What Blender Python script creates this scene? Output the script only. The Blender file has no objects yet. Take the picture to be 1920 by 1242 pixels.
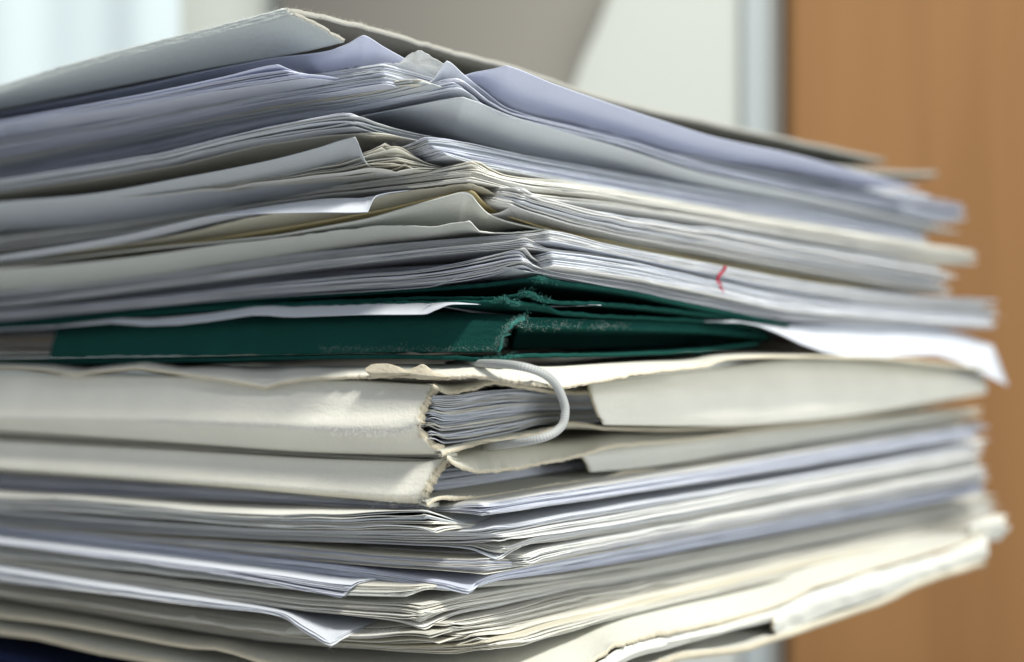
import bpy, math, random
import numpy as np

random.seed(11)
rng = np.random.default_rng(11)
SC = bpy.context.scene
COL = SC.collection

# ------------------------------------------------------------------ camera
D0 = 0.245            # metres from the lens to the near corner of the pile
F = 2600.0            # focal length in photo pixels (1920 wide)
HY = 680.0            # photo row of the lens height
ZC = 0.162            # lens height above the table top
cam = bpy.data.cameras.new('camera')
cam.sensor_width = 36.0
cam.lens = F / 1920 * 36
cam.shift_y = (HY - 621.0) / 1920
cam.clip_start = 0.01
cam.clip_end = 50
cam.dof.use_dof = True
cam.dof.focus_distance = D0 + 0.003
cam.dof.aperture_fstop = 9.6
co = bpy.data.objects.new('camera', cam)
co.location = (0, 0, ZC)
co.rotation_euler = (math.pi / 2, 0, 0)
COL.objects.link(co)
SC.camera = co

# ------------------------------------------------------------------ light
W = bpy.data.worlds.new('World')
SC.world = W
W.use_nodes = True
bg = W.node_tree.nodes['Background']
bg.inputs[0].default_value = (0.83, 0.89, 1.0, 1)
bg.inputs[1].default_value = 0.43


def area(name, loc, target, sx, sy, power, col):
    l = bpy.data.lights.new(name, 'AREA')
    l.shape = 'RECTANGLE'
    l.size = sx
    l.size_y = sy
    l.energy = power
    l.color = col
    o = bpy.data.objects.new(name, l)
    o.location = loc
    from mathutils import Vector
    o.rotation_euler = (Vector(target) - Vector(loc)).to_track_quat('-Z', 'Y').to_euler()
    COL.objects.link(o)


area('ceiling_lamp', (0.50, -0.55, 1.5), (0.0, 0.3, 0.15), 0.5, 0.25, 32.0, (1.0, 0.985, 0.92))
area('side_fill_lamp', (1.3, -0.75, 0.36), (0.0, 0.3, 0.15), 0.8, 0.7, 12.0, (0.94, 0.98, 1.0))  # soft fill from an unseen source on the right, added for the sheets' undersides

SC.view_settings.view_transform = 'Standard'
SC.view_settings.look = 'None'
SC.view_settings.exposure = 0.24
SC.view_settings.gamma = 1.0
SC.render.engine = 'CYCLES'
SC.cycles.use_denoising = True
SC.cycles.max_bounces = 10
SC.cycles.diffuse_bounces = 5
SC.cycles.transparent_max_bounces = 8

# ------------------------------------------------------------------ geometry of the pile
A_R = math.radians(52)
CU, SU = math.cos(A_R), math.sin(A_R)          # direction of the right hand edges
CV, SV = SU, CU                                # left hand edges go (-CV, SV)
MM = 0.001


def to_world(u, v, z):
    u = np.asarray(u, float); v = np.asarray(v, float); z = np.asarray(z, float)
    return np.stack([u * CU - v * CV, D0 + u * SU + v * SV, z + ZC], axis=-1)


def corner_uv(xc, dd=0.0):
    """pile coordinates of a corner seen in photo column xc, dd metres behind the focal plane"""
    dx = (xc - 960) / F * (D0 + dd)
    return dx * CU + dd * SU, -dx * CV + dd * SV


def left_pt(x, y, u0):
    a = (x - 960) / F
    t = (u0 * CU - a * (D0 + u0 * SU)) / (CV + a * SV)
    Y = D0 + u0 * SU + t * SV
    return t, Y * (HY - y) / F


def right_pt(x, y, v0):
    a = (x - 960) / F
    r = (v0 * CV + a * (D0 + v0 * SV)) / (CU - a * SU)
    Y = D0 + r * SU + v0 * SV
    return r, Y * (HY - y) / F


def pchip(xs, ys, xq):
    xs = np.asarray(xs, float); ys = np.asarray(ys, float)
    o = np.argsort(xs, kind='stable'); xs = xs[o]; ys = ys[o]
    keep = np.concatenate([[True], np.diff(xs) > 1e-6]); xs = xs[keep]; ys = ys[keep]
    if len(xs) < 3:
        return np.interp(xq, xs, ys)
    h = np.diff(xs); d = np.diff(ys) / h
    m = np.zeros_like(xs)
    for i in range(1, len(xs) - 1):
        if d[i - 1] * d[i] > 0:
            w1 = 2 * h[i] + h[i - 1]; w2 = h[i] + 2 * h[i - 1]
            m[i] = (w1 + w2) / (w1 / d[i - 1] + w2 / d[i])
    m[0] = d[0]; m[-1] = d[-1]
    xq = np.clip(xq, xs[0], xs[-1])
    i = np.clip(np.searchsorted(xs, xq) - 1, 0, len(h) - 1)
    t = (xq - xs[i]) / h[i]
    return ((2 * t**3 - 3 * t**2 + 1) * ys[i] + (t**3 - 2 * t**2 + t) * h[i] * m[i]
            + (-2 * t**3 + 3 * t**2) * ys[i + 1] + (t**3 - t**2) * h[i] * m[i + 1])


def smooth_noise(s, scale, amp):
    """random smooth function of s"""
    lo, hi = s.min(), s.max()
    n = int((hi - lo) / scale) + 4
    k = rng.normal(0, 1, n)
    return pchip(np.linspace(lo - scale, hi + scale, n), k, s) * amp


def grid_s(L, R, fine, near=0.045, growth=1.22):
    def half(D):
        out = [0.0]; st = fine
        while out[-1] < D:
            if out[-1] > near:
                st = min(st * growth, 0.012)
            out.append(out[-1] + st)
        out[-1] = D
        return np.array(out)
    return np.concatenate([-half(L)[::-1], half(R)[1:]])


def line(left, right, uv, L=0.32):
    """photo polylines of one edge -> z as a function of s (negative: left side)"""
    u0, v0 = uv
    pl = [left_pt(x, y, u0) for x, y in left]
    pr = [right_pt(x, y, v0) for x, y in right]
    ss = [v0 - t for t, _ in pl]; zs = [z for _, z in pl]
    zc = zs[-1]
    ss[-1] = 0.0
    sr = [r - u0 for r, _ in pr][1:]; zr = [z for _, z in pr][1:]
    allS = np.array(ss + sr); allZ = np.array(zs + zr)
    return allS, allZ, sr[-1]


# ------------------------------------------------------------------ materials
MATS = {}


def nt(m):
    m.use_nodes = True
    n = m.node_tree.nodes; n.clear()
    return n, m.node_tree.links


def paper(name, col, var=0.06, trans=0.0, bump=0.25, grain=2200.0, blotch=0.05, rough=0.95, spec=0.08, sheen=0.0):
    if name in MATS:
        return MATS[name]
    m = bpy.data.materials.new(name); n, k = nt(m)
    out = n.new('ShaderNodeOutputMaterial'); p = n.new('ShaderNodeBsdfPrincipled')
    tc = n.new('ShaderNodeTexCoord'); oi = n.new('ShaderNodeObjectInfo')
    n1 = n.new('ShaderNodeTexNoise'); n1.inputs['Scale'].default_value = grain; n1.inputs['Detail'].default_value = 5
    n2 = n.new('ShaderNodeTexNoise'); n2.inputs['Scale'].default_value = 70; n2.inputs['Detail'].default_value = 3
    k.new(tc.outputs['Object'], n1.inputs['Vector']); k.new(tc.outputs['Object'], n2.inputs['Vector'])
    # value = 1 + blotch*(n2-.5)*2 + grain + per-object variation
    a = n.new('ShaderNodeMath'); a.operation = 'MULTIPLY_ADD'; a.inputs[1].default_value = 2 * blotch; a.inputs[2].default_value = 1 - blotch
    k.new(n2.outputs['Fac'], a.inputs[0])
    b = n.new('ShaderNodeMath'); b.operation = 'MULTIPLY_ADD'; b.inputs[1].default_value = 0.14
    k.new(n1.outputs['Fac'], b.inputs[0]); k.new(a.outputs[0], b.inputs[2])
    c = n.new('ShaderNodeMath'); c.operation = 'MULTIPLY_ADD'; c.inputs[1].default_value = 2 * var
    k.new(oi.outputs['Random'], c.inputs[0]); k.new(b.outputs[0], c.inputs[2])
    d = n.new('ShaderNodeMath'); d.operation = 'SUBTRACT'; d.inputs[1].default_value = var + 0.07
    k.new(c.outputs[0], d.inputs[0])
    vm = n.new('ShaderNodeVectorMath'); vm.operation = 'SCALE'; vm.inputs[0].default_value = col
    k.new(d.outputs[0], vm.inputs['Scale'])
    k.new(vm.outputs[0], p.inputs['Base Color'])
    p.inputs['Roughness'].default_value = rough
    p.inputs['Specular IOR Level'].default_value = spec
    if sheen:
        p.inputs['Sheen Weight'].default_value = sheen
        p.inputs['Sheen Roughness'].default_value = 0.4
    bp = n.new('ShaderNodeBump'); bp.inputs['Strength'].default_value = bump; bp.inputs['Distance'].default_value = 0.0002
    k.new(n1.outputs['Fac'], bp.inputs['Height']); k.new(bp.outputs[0], p.inputs['Normal'])
    if trans > 0:
        t = n.new('ShaderNodeBsdfTranslucent'); k.new(vm.outputs[0], t.inputs['Color'])
        mx = n.new('ShaderNodeMixShader'); mx.inputs[0].default_value = trans
        k.new(p.outputs[0], mx.inputs[1]); k.new(t.outputs[0], mx.inputs[2]); k.new(mx.outputs[0], out.inputs['Surface'])
    else:
        k.new(p.outputs[0], out.inputs['Surface'])
    MATS[name] = m
    return m


WHITE = paper('white_paper', (0.78, 0.78, 0.76), 0.11, 0.15)
COOL = paper('cool_white_paper', (0.72, 0.75, 0.80), 0.11, 0.15)
LAV = paper('lavender_paper', (0.72, 0.75, 0.86), 0.05, 0.3)
LAVG = paper('lavender_grey_paper', (0.64, 0.66, 0.73), 0.13, 0.1)
GREY = paper('grey_paper', (0.62, 0.65, 0.66), 0.09, 0.12)
CREAM = paper('cream_paper', (0.71, 0.69, 0.61), 0.12, 0.12)
WARM = paper('warm_white_paper', (0.77, 0.76, 0.70), 0.11, 0.12)
BEIGE = paper('beige_paper', (0.64, 0.65, 0.60), 0.04, 0.1)
OLD = paper('yellowed_paper', (0.73, 0.69, 0.56), 0.05, 0.2)
YEL = paper('yellow_card', (0.78, 0.66, 0.36), 0.03, 0.0)
TAN = paper('tan_paper', (0.62, 0.50, 0.38), 0.22, 0.0)
BOARD = paper('pale_card', (0.71, 0.695, 0.61), 0.02, 0.0, 0.55, 2000, 0.08)
BOARDG = paper('grey_green_card', (0.56, 0.60, 0.57), 0.02, 0.0, 0.6, 1300, 0.05)
CREAMB = paper('cream_card', (0.63, 0.625, 0.56), 0.02, 0.0, 0.4, 1300, 0.06)
CORE = paper('torn_card_core', (0.60, 0.54, 0.41), 0.08, 0.0, 1.0, 3500, 0.2)
RAW = paper('raw_grey_board', (0.20, 0.19, 0.16), 0.02, 0.0, 0.6, 1300, 0.1)
COREG = paper('grey_card_core', (0.40, 0.39, 0.34), 0.08, 0.0, 1.0, 3500, 0.2)
GREEN = paper('green_card', (0.009, 0.060, 0.049), 0.10, 0.0, 1.0, 2500, 0.25, 0.95, 0.06)
GREENF = paper('frayed_green_card', (0.03, 0.20, 0.165), 0.05, 0.0, 1.0, 3500, 0.25, 0.9)
FIBRE = paper('paper_fibre', (0.80, 0.76, 0.64), 0.1, 0.3, 0.0)
FIBREW = paper('white_fibre', (0.82, 0.82, 0.80), 0.1, 0.3, 0.0)
FIBREG = paper('green_fibre', (0.10, 0.30, 0.26), 0.1, 0.2, 0.0)
DUST = paper('dust_fibre', (0.42, 0.46, 0.42), 0.1, 0.2, 0.0)
NAVY = paper('navy_card', (0.010, 0.015, 0.045), 0.02, 0.0, 0.3)
INK = paper('red_ink', (0.36, 0.03, 0.05), 0.02, 0.0, 0.1)


def plastic():
    m = bpy.data.materials.new('clear_plastic'); n, k = nt(m)
    out = n.new('ShaderNodeOutputMaterial')
    g = n.new('ShaderNodeBsdfPrincipled')
    g.inputs['Base Color'].default_value = (0.82, 0.84, 0.82, 1); g.inputs['Roughness'].default_value = 0.22
    g.inputs['Specular IOR Level'].default_value = 0.7
    t = n.new('ShaderNodeBsdfTransparent'); mx = n.new('ShaderNodeMixShader'); mx.inputs[0].default_value = 0.4
    nz = n.new('ShaderNodeTexNoise'); nz.inputs['Scale'].default_value = 420; nz.inputs['Detail'].default_value = 4
    tc = n.new('ShaderNodeTexCoord'); k.new(tc.outputs['Object'], nz.inputs['Vector'])
    bp = n.new('ShaderNodeBump'); bp.inputs['Strength'].default_value = 0.7; bp.inputs['Distance'].default_value = 0.0008
    k.new(nz.outputs['Fac'], bp.inputs['Height']); k.new(bp.outputs[0], g.inputs['Normal'])
    k.new(g.outputs[0], mx.inputs[1]); k.new(t.outputs[0], mx.inputs[2]); k.new(mx.outputs[0], out.inputs['Surface'])
    return m


PLASTIC = plastic()


def cord_mat():
    m = bpy.data.materials.new('braided_elastic'); n, k = nt(m)
    out = n.new('ShaderNodeOutputMaterial'); p = n.new('ShaderNodeBsdfPrincipled')
    uv = n.new('ShaderNodeUVMap'); mp = n.new('ShaderNodeMapping'); mp.inputs['Scale'].default_value = (1, 1, 1)
    k.new(uv.outputs[0], mp.inputs[0])
    hs = []
    for sgn in (1, -1):
        sx = n.new('ShaderNodeSeparateXYZ'); k.new(mp.outputs[0], sx.inputs[0])
        a = n.new('ShaderNodeMath'); a.operation = 'MULTIPLY_ADD'; a.inputs[1].default_value = 7.0 * sgn
        k.new(sx.outputs['Y'], a.inputs[0]); k.new(sx.outputs['X'], a.inputs[2])
        b = n.new('ShaderNodeMath'); b.operation = 'MULTIPLY'; b.inputs[1].default_value = 2 * math.pi
        k.new(a.outputs[0], b.inputs[0])
        s = n.new('ShaderNodeMath'); s.operation = 'SINE'; k.new(b.outputs[0], s.inputs[0])
        hs.append(s)
    mul = n.new('ShaderNodeMath'); mul.operation = 'MULTIPLY'; k.new(hs[0].outputs[0], mul.inputs[0]); k.new(hs[1].outputs[0], mul.inputs[1])
    rp = n.new('ShaderNodeValToRGB'); rp.color_ramp.elements[0].position = 0.0; rp.color_ramp.elements[1].position = 0.45
    rp.color_ramp.elements[0].color = (0.16, 0.17, 0.16, 1); rp.color_ramp.elements[1].color = (0.40, 0.41, 0.39, 1)
    ad = n.new('ShaderNodeMath'); ad.operation = 'MULTIPLY_ADD'; ad.inputs[1].default_value = 0.5; ad.inputs[2].default_value = 0.5
    k.new(mul.outputs[0], ad.inputs[0]); k.new(ad.outputs[0], rp.inputs[0]); k.new(rp.outputs[0], p.inputs['Base Color'])
    bp = n.new('ShaderNodeBump'); bp.inputs['Strength'].default_value = 0.35; bp.inputs['Distance'].default_value = 0.0001
    k.new(ad.outputs[0], bp.inputs['Height']); k.new(bp.outputs[0], p.inputs['Normal'])
    p.inputs['Roughness'].default_value = 0.6
    k.new(p.outputs[0], out.inputs['Surface'])
    return m


# ------------------------------------------------------------------ object helpers
def thing(name, label, cat, uv, z, group=None):
    o = bpy.data.objects.new(name, None)
    o.empty_display_size = 0.01
    o.location = tuple(to_world(uv[0], uv[1], z))
    o['label'] = label; o['category'] = cat
    if group:
        o['group'] = group
    COL.objects.link(o)
    return o


def mesh_obj(name, verts, faces, mats, parent=None, fmat=None, smooth=True, label=None, cat=None, kind=None, uvs=None):
    verts = np.asarray(verts, float)
    org = np.array(parent.location) if parent is not None and parent.type == 'EMPTY' else None
    pp = parent
    while pp is not None and pp.type != 'EMPTY':
        pp = pp.parent
    if pp is not None:
        org = np.array(pp.location)
    if org is None:
        org = verts.mean(axis=0)
        org[2] = verts[:, 2].min()
    me = bpy.data.meshes.new(name)
    me.from_pydata((verts - org).tolist(), [], faces)
    for m in mats:
        me.materials.append(m)
    if fmat is not None:
        me.polygons.foreach_set('material_index', np.asarray(fmat, dtype=np.int32))
    if smooth:
        me.polygons.foreach_set('use_smooth', np.ones(len(me.polygons), dtype=bool))
    if uvs is not None:
        ul = me.uv_layers.new(name='UVMap')
        li = np.empty(len(me.loops), dtype=np.int32); me.loops.foreach_get('vertex_index', li)
        ul.data.foreach_set('uv', np.asarray(uvs, dtype=np.float32)[li].ravel())
    me.update()
    o = bpy.data.objects.new(name, me)
    if parent is None:
        o.location = tuple(org)
    else:
        o.parent = parent
    if label:
        o['label'] = label
    if cat:
        o['category'] = cat
    if kind:
        o['kind'] = kind
    COL.objects.link(o)
    return o


def slab(P, Q):
    """two vertex grids (outer, inner) -> closed solid; returns verts, faces, rim flag"""
    nr, nc = P.shape[:2]
    V = np.concatenate([P.reshape(-1, 3), Q.reshape(-1, 3)])
    N = nr * nc
    i = np.arange(nr - 1)[:, None] * nc + np.arange(nc - 1)[None, :]
    i = i.ravel()
    top = np.stack([i, i + 1, i + nc + 1, i + nc], 1)
    bot = np.stack([i + nc, i + nc + 1, i + 1, i], 1) + N
    rims = []
    a = np.arange(nc - 1)
    rims.append(np.stack([a + N, a + 1 + N, a + 1, a], 1))
    b = (nr - 1) * nc + a
    rims.append(np.stack([b, b + 1, b + 1 + N, b + N], 1))
    c = np.arange(nr - 1) * nc
    rims.append(np.stack([c, c + nc, c + nc + N, c + N], 1))
    d = c + nc - 1
    rims.append(np.stack([d + N, d + nc + N, d + nc, d], 1))
    faces = np.concatenate([top, bot] + rims)
    flag = np.zeros(len(faces), int); flag[len(top):] = 3; flag[len(top) + len(bot):] = 1; flag[len(top) + len(bot) + 2 * (nc - 1):] = 2
    return V, faces.tolist(), flag


RINGS_FINE = np.array([0, 0.15, 0.5, 1.2, 2.5, 4.5, 7.5, 12, 20, 45, 100]) * MM
RINGS_COARSE = np.array([0, 0.3, 1.5, 5, 14, 45]) * MM


def sheet_verts(S, ze, zb, uv, L, R, Wd, th, rings, off=None, power=1.6, round_c=0.0, ez=None):
    u0, v0 = uv
    Wm = min(R, L) * 0.985
    ws = np.append(rings[rings < Wm * 0.9], Wm)
    off = np.zeros_like(S) if off is None else off
    rows = []
    cr = round_c * np.exp(-np.abs(S) / max(round_c, 1e-6) / 1.2) * 0.6 if round_c > 0 else 0 * S
    for w in ws:
        du = w + np.where(S > 0, np.abs(S), 0.0); dv = w + np.where(S < 0, np.abs(S), 0.0)
        we = (np.maximum(du, 1e-7) ** -3.0 + np.maximum(dv, 1e-7) ** -3.0) ** (-1 / 3.0) * 1.12 if w > 0 else 0 * S
        f = np.maximum(0.0, 1 - we / Wd) ** power
        z = zb + (ze - zb) * f
        if w > 0.4 * MM:                   # no hard crease running in from the corner
            z = blur(S, z, 0.45 * w)
        if ez is not None:
            z = z + ez * max(0.0, 1 - w / (1.3 * MM))
        fo = np.maximum(0.0, 1 - w / np.maximum(4 * MM, np.abs(off) * 1.3))
        a = np.abs(S)
        lu = w + off * fo + cr * fo; lv = w + a * (L - w) / L + cr * fo
        ru = w + a * (R - w) / R + cr * fo; rv = w + off * fo + cr * fo
        isl = S <= 0
        u = np.where(isl, lu, ru); v = np.where(isl, lv, rv)
        c = S == 0
        u = np.where(c, w + off * fo + cr * fo, u); v = np.where(c, w + off * fo + cr * fo, v)
        rows.append(to_world(u0 + u, v0 + v, z))
    P = np.array(rows)
    Q = P.copy(); Q[..., 2] -= th
    return P, Q


def blur(S, z, sigma):
    dS = S[:, None] - S[None, :]
    wgt = np.gradient(S)[None, :]
    K = np.exp(-0.5 * (dS / sigma) ** 2) * wgt
    return (K @ z) / K.sum(1)


def leaf(name, left, right, mat, parent=None, base=None, th=0.12, Wd=14, dd=0.0, jag=0.0, jz=0.0, edge=None,
         power=1.6, fine=0.7, jl=1.0, label=None, cat=None, wav=0.0, flat=None, round_c=0.0, ret=False, fold=False, under=None, tuck=None, lin=0.0):
    """one sheet or board; its outer edge follows the two photo polylines; base = [(x, dy)] where the sheet
    comes to rest further in (dy in photo rows below the edge)"""
    uv = corner_uv(left[-1][0], dd)
    s0, z0, R = line(left, right, uv)
    L = 0.32
    S = grid_s(L, R, fine * MM)
    ze = pchip(s0, z0, S)
    if base is not None:
        bl = [(x, y + np.interp(x, [b[0] for b in base], [b[1] for b in base])) for x, y in left]
        br = [(x, y + np.interp(x, [b[0] for b in base], [b[1] for b in base])) for x, y in right]
        wi = Wd * 0.7 * MM
        s1, z1, _ = line(bl, br, (uv[0] + wi, uv[1] + wi))
        zb = pchip(s1, z1, S)
    else:
        zb = blur(S, ze, 0.02)
    off = np.zeros_like(S); ez = None
    if jag > 0:
        off = (smooth_noise(S, 6 * MM, 0.6) + smooth_noise(S, 1.6 * MM, 0.5) + smooth_noise(S, 0.5 * MM, 0.35)) * jag * MM
    off = np.where(S < -2 * MM, off * jl, off)
    if lin:
        off = off + lin * MM * np.clip(-S / (4 * MM), 0, 1)
    if tuck:
        ta, tb, td = tuck
        off = off + td * MM * np.clip((S - (ta - 6) * MM) / (6 * MM), 0, 1) * np.clip(((tb + 12) * MM - S) / (12 * MM), 0, 1)
    if jz > 0:
        ez = (smooth_noise(S, 2.5 * MM, 0.6) + smooth_noise(S, 0.6 * MM, 0.4)) * jz * MM * np.where(S < -2 * MM, jl, 1.0)
    if wav > 0:
        ze = ze + smooth_noise(S, 9 * MM, wav * MM) * 0.5
    P, Q = sheet_verts(S, ze, zb, uv, L, R, Wd * MM, th * MM, RINGS_FINE, off, power, round_c * MM, ez)
    V, Fc, fl = slab(P, Q)
    fm = np.where((fl == 1) | (fl == 2), 1, np.where(fl == 3, 2, 0))
    if fold:                               # the left side is a fold, not a cut: it keeps the face colour
        nq = (P.shape[0] - 1) * (P.shape[1] - 1) * 2
        k = np.arange(P.shape[1] - 1)
        fm[nq + k[S[:-1] < -0.5 * MM]] = 0
    o = mesh_obj(name, V, Fc, [mat, edge or mat, under or mat], parent, fm, True, label, cat)
    if ret:
        return o, P[0], S
    return o


def bundle(name, label, cat, tl, tr, bl, br, n, mats, jit=0.7, th=0.16, gapv=0.6, clus=4, dd=0.0, lrec=0.0, vrec=0.0,
           part='sheet', ddb=None, wob=0.12, parent=None, group=None, corner=0.0, endj=4.5, flatten=0.02, round_c=0.5, fz=45):
    """a pile of loose sheets between two traced edges"""
    uvt = corner_uv(tl[-1][0], dd); uvb = corner_uv(bl[-1][0], dd if ddb is None else ddb)
    st, zt, Rt = line(tl, tr, uvt); sb, zb_, Rb = line(bl, br, uvb)
    if parent is None:
        parent = thing(name, label, cat, uvb, float(zb_[list(sb).index(0.0)]), group)
    gaps = rng.gamma(1.2, 1.0, n + 1) * gapv + 0.35
    fr = np.cumsum(gaps); fr = (fr - fr[0]) / (fr[-1] - fr[0] + 1e-9)
    fr = fr[:n] + (1 - fr[n - 1]) * np.linspace(0, 1, n)
    cu = cv = 0.0; left_in = 0
    tips = []
    wS = np.linspace(-0.33, 0.28, 1200); wZ = smooth_noise(wS, 8 * MM, wob * 0.45 * MM)
    for k in range(n):
        f = fr[k]
        if left_in <= 0:
            left_in = rng.integers(1, clus + 2)
            cu = rng.normal(0, jit); cv = rng.normal(0, jit); cR = rng.normal(0, endj); cE = rng.normal(0, corner * 1.3); cW = rng.uniform(2, 8)
        left_in -= 1
        ou = (cu + rng.normal(0, jit * 0.25)) * MM; ov = (cv + rng.normal(0, jit * 0.25)) * MM
        uv = (uvt[0] * (1 - f) + uvb[0] * f + ou, uvt[1] * (1 - f) + uvb[1] * f + ov + vrec * MM)
        L = 0.31 + rng.normal(0, 0.003); R = Rt * (1 - f) + Rb * f + (cR + rng.normal(0, 0.8)) * MM
        S = grid_s(L, R, 1.1 * MM, 0.04, 1.3)
        ze = (1 - f) * pchip(st, zt, S) + f * pchip(sb, zb_, S)
        hgt = np.abs(pchip(st, zt, S) - pchip(sb, zb_, S))
        step = hgt / max(n, 1)
        ze = ze + np.clip(smooth_noise(S, 7 * MM, 0.5), -1, 1) * 0.45 * np.minimum(step, 0.5 * MM) + np.interp(S, wS, wZ) * np.minimum(1.0, hgt / MM)
        if corner:                         # dog ears, shared by the sheets that lie together
            ze = ze + (cE + (rng.normal(0, corner * 0.6) if rng.random() < 0.5 else 0)) * MM * np.exp(-np.abs(S) / (cW * MM))
        zbase = blur(S, ze, flatten)
        off = smooth_noise(S, 12 * MM, 0.18 * MM) + rng.normal(0, 0.04 * MM, len(S))
        if lrec:
            off = off + np.where(S < 0, lrec * MM * np.clip(-S / 0.02, 0, 1), 0)
        P, Q = sheet_verts(S, ze, zbase, uv, L, R, 16 * MM, min(th * MM, max(float(np.median(step)) * 0.9, 0.06 * MM)),
                           RINGS_COARSE, off, 1.6, rng.uniform(0.3, 1.0) * round_c * MM)
        V, Fc, fl = slab(P, Q)
        m = mats[int(rng.integers(0, len(mats)))] if isinstance(mats, (list, tuple)) else mats
        mesh_obj(part, V, Fc, [m], parent)
        prev = P[0][np.argmin(np.abs(S))]
        tips.append(prev)
    if fz:
        fuzz(parent, np.array(tips), fz, 0.55, FIBREW if mats[0] in (WHITE, COOL, LAV, LAVG) else FIBRE, rad=0.013, out=(0, -0.5, 0), depth=0.45)
    return parent


def resample(pts, n):
    pts = np.asarray(pts, float)
    d = np.concatenate([[0], np.cumsum(np.hypot(*np.diff(pts, axis=0).T))])
    q = np.linspace(0, d[-1], n)
    return np.stack([pchip(d, pts[:, 0], q), pchip(d, pts[:, 1], q)], 1)


def wall_strip(name, side, rows, mat, parent, xc, dd=0.0, th=0.6, nc=140, nr=None, jag=0.0, edge=None, label=None,
               bumpy=0.0, ret=False, extend=True, crumple=0.0):
    """a standing panel (spine, flap): rows = [(photo polyline, inward offset in mm)] from top to bottom"""
    uv = corner_uv(xc, dd)
    key = []
    for poly, off in rows:
        q = resample(poly, nc)
        if side == 'L':
            t, z = left_pt(q[:, 0], q[:, 1], uv[0] + off * MM)
            key.append(np.stack([np.full(nc, uv[0] + off * MM), t, z], 1))
        else:
            r, z = right_pt(q[:, 0], q[:, 1], uv[1] + off * MM)
            key.append(np.stack([r, np.full(nc, uv[1] + off * MM), z], 1))
    key = np.array(key)
    if side == 'L' and extend:            # run on beyond the picture to the far end of the panel
        ext = key[:, :1].copy(); ext[:, 0, 1] = uv[1] + 0.30
        key = np.concatenate([ext, key], axis=1)
    nc2 = key.shape[1]
    kr = np.linspace(0, 1, len(rows)); nr = nr or 6 * len(rows)
    qr = np.linspace(0, 1, nr)
    G = np.zeros((nr, nc2, 3))
    for j in range(nc2):
        for c in range(3):
            G[:, j, c] = pchip(kr, key[:, j, c], qr)
    if bumpy:
        x = np.arange(nc2) * 1.0
        for i in range(nr):
            G[i, :, 0 if side == 'L' else 1] += smooth_noise(x, 3, bumpy * MM)
    if crumple:                            # broad creases running down the panel
        x = np.arange(nc2) * 1.0
        b1 = smooth_noise(x, 7, crumple * MM); b2 = smooth_noise(x, 5, crumple * MM)
        for i in range(nr):
            q = i / (nr - 1)
            G[i, :, 1] += (b1 * (1 - q) + b2 * q) * math.sin(math.pi * (0.15 + 0.7 * q))
            G[i, :, 2] += smooth_noise(x, 9, crumple * 0.25 * MM)
    if jag:
        e = (-1 if side == 'L' else 0)
        d = smooth_noise(np.arange(nr) * 1.0, 1.5, jag * MM)
        ax = 1 if side == 'L' else 0
        for kk, wgt in ((0, 1.0), (1, 0.6), (2, 0.3)):
            idx = (-1 - kk) if side == 'L' else kk
            G[:, idx, ax] += d * wgt
    P = to_world(G[..., 0], G[..., 1], G[..., 2])
    du = np.gradient(P, axis=1); dv = np.gradient(P, axis=0)
    nrm = np.cross(du, dv); nrm /= np.linalg.norm(nrm, axis=-1, keepdims=True) + 1e-12
    camd = P - np.array([0, 0, ZC])
    if (nrm * camd).sum() < 0:
        nrm = -nrm                         # pointing away from the lens: inwards
    Q = P + nrm * th * MM
    V, Fc, fl = slab(P, Q)
    o = mesh_obj(name, V, Fc, [mat, edge or mat], parent, (fl == 2).astype(int), True, label)
    if ret:
        return o, P
    return o


def tube(pts, radius, sides=12):
    pts = np.asarray(pts, float); n = len(pts)
    T = np.gradient(pts, axis=0); T /= np.linalg.norm(T, axis=1, keepdims=True) + 1e-12
    ref = np.array([0.3, 0.5, 0.81])
    V = []; UV = []
    L = np.concatenate([[0], np.cumsum(np.linalg.norm(np.diff(pts, axis=0), axis=1))])
    nprev = None
    for i in range(n):
        a = ref if nprev is None else nprev
        a = a - T[i] * (a @ T[i]); a /= np.linalg.norm(a); nprev = a
        b = np.cross(T[i], a)
        r = radius[i] if np.ndim(radius) else radius
        for j in range(sides):
            an = 2 * math.pi * j / sides
            V.append(pts[i] + r * (a * math.cos(an) + b * math.sin(an)))
            UV.append((L[i] / 0.0010, j / sides))
    Fc = []
    for i in range(n - 1):
        for j in range(sides):
            k = (j + 1) % sides
            Fc.append((i * sides + j, i * sides + k, (i + 1) * sides + k, (i + 1) * sides + j))
    Fc.append(tuple(range(sides))[::-1]); Fc.append(tuple((n - 1) * sides + j for j in range(sides)))
    return np.array(V), Fc, np.array(UV)


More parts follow.
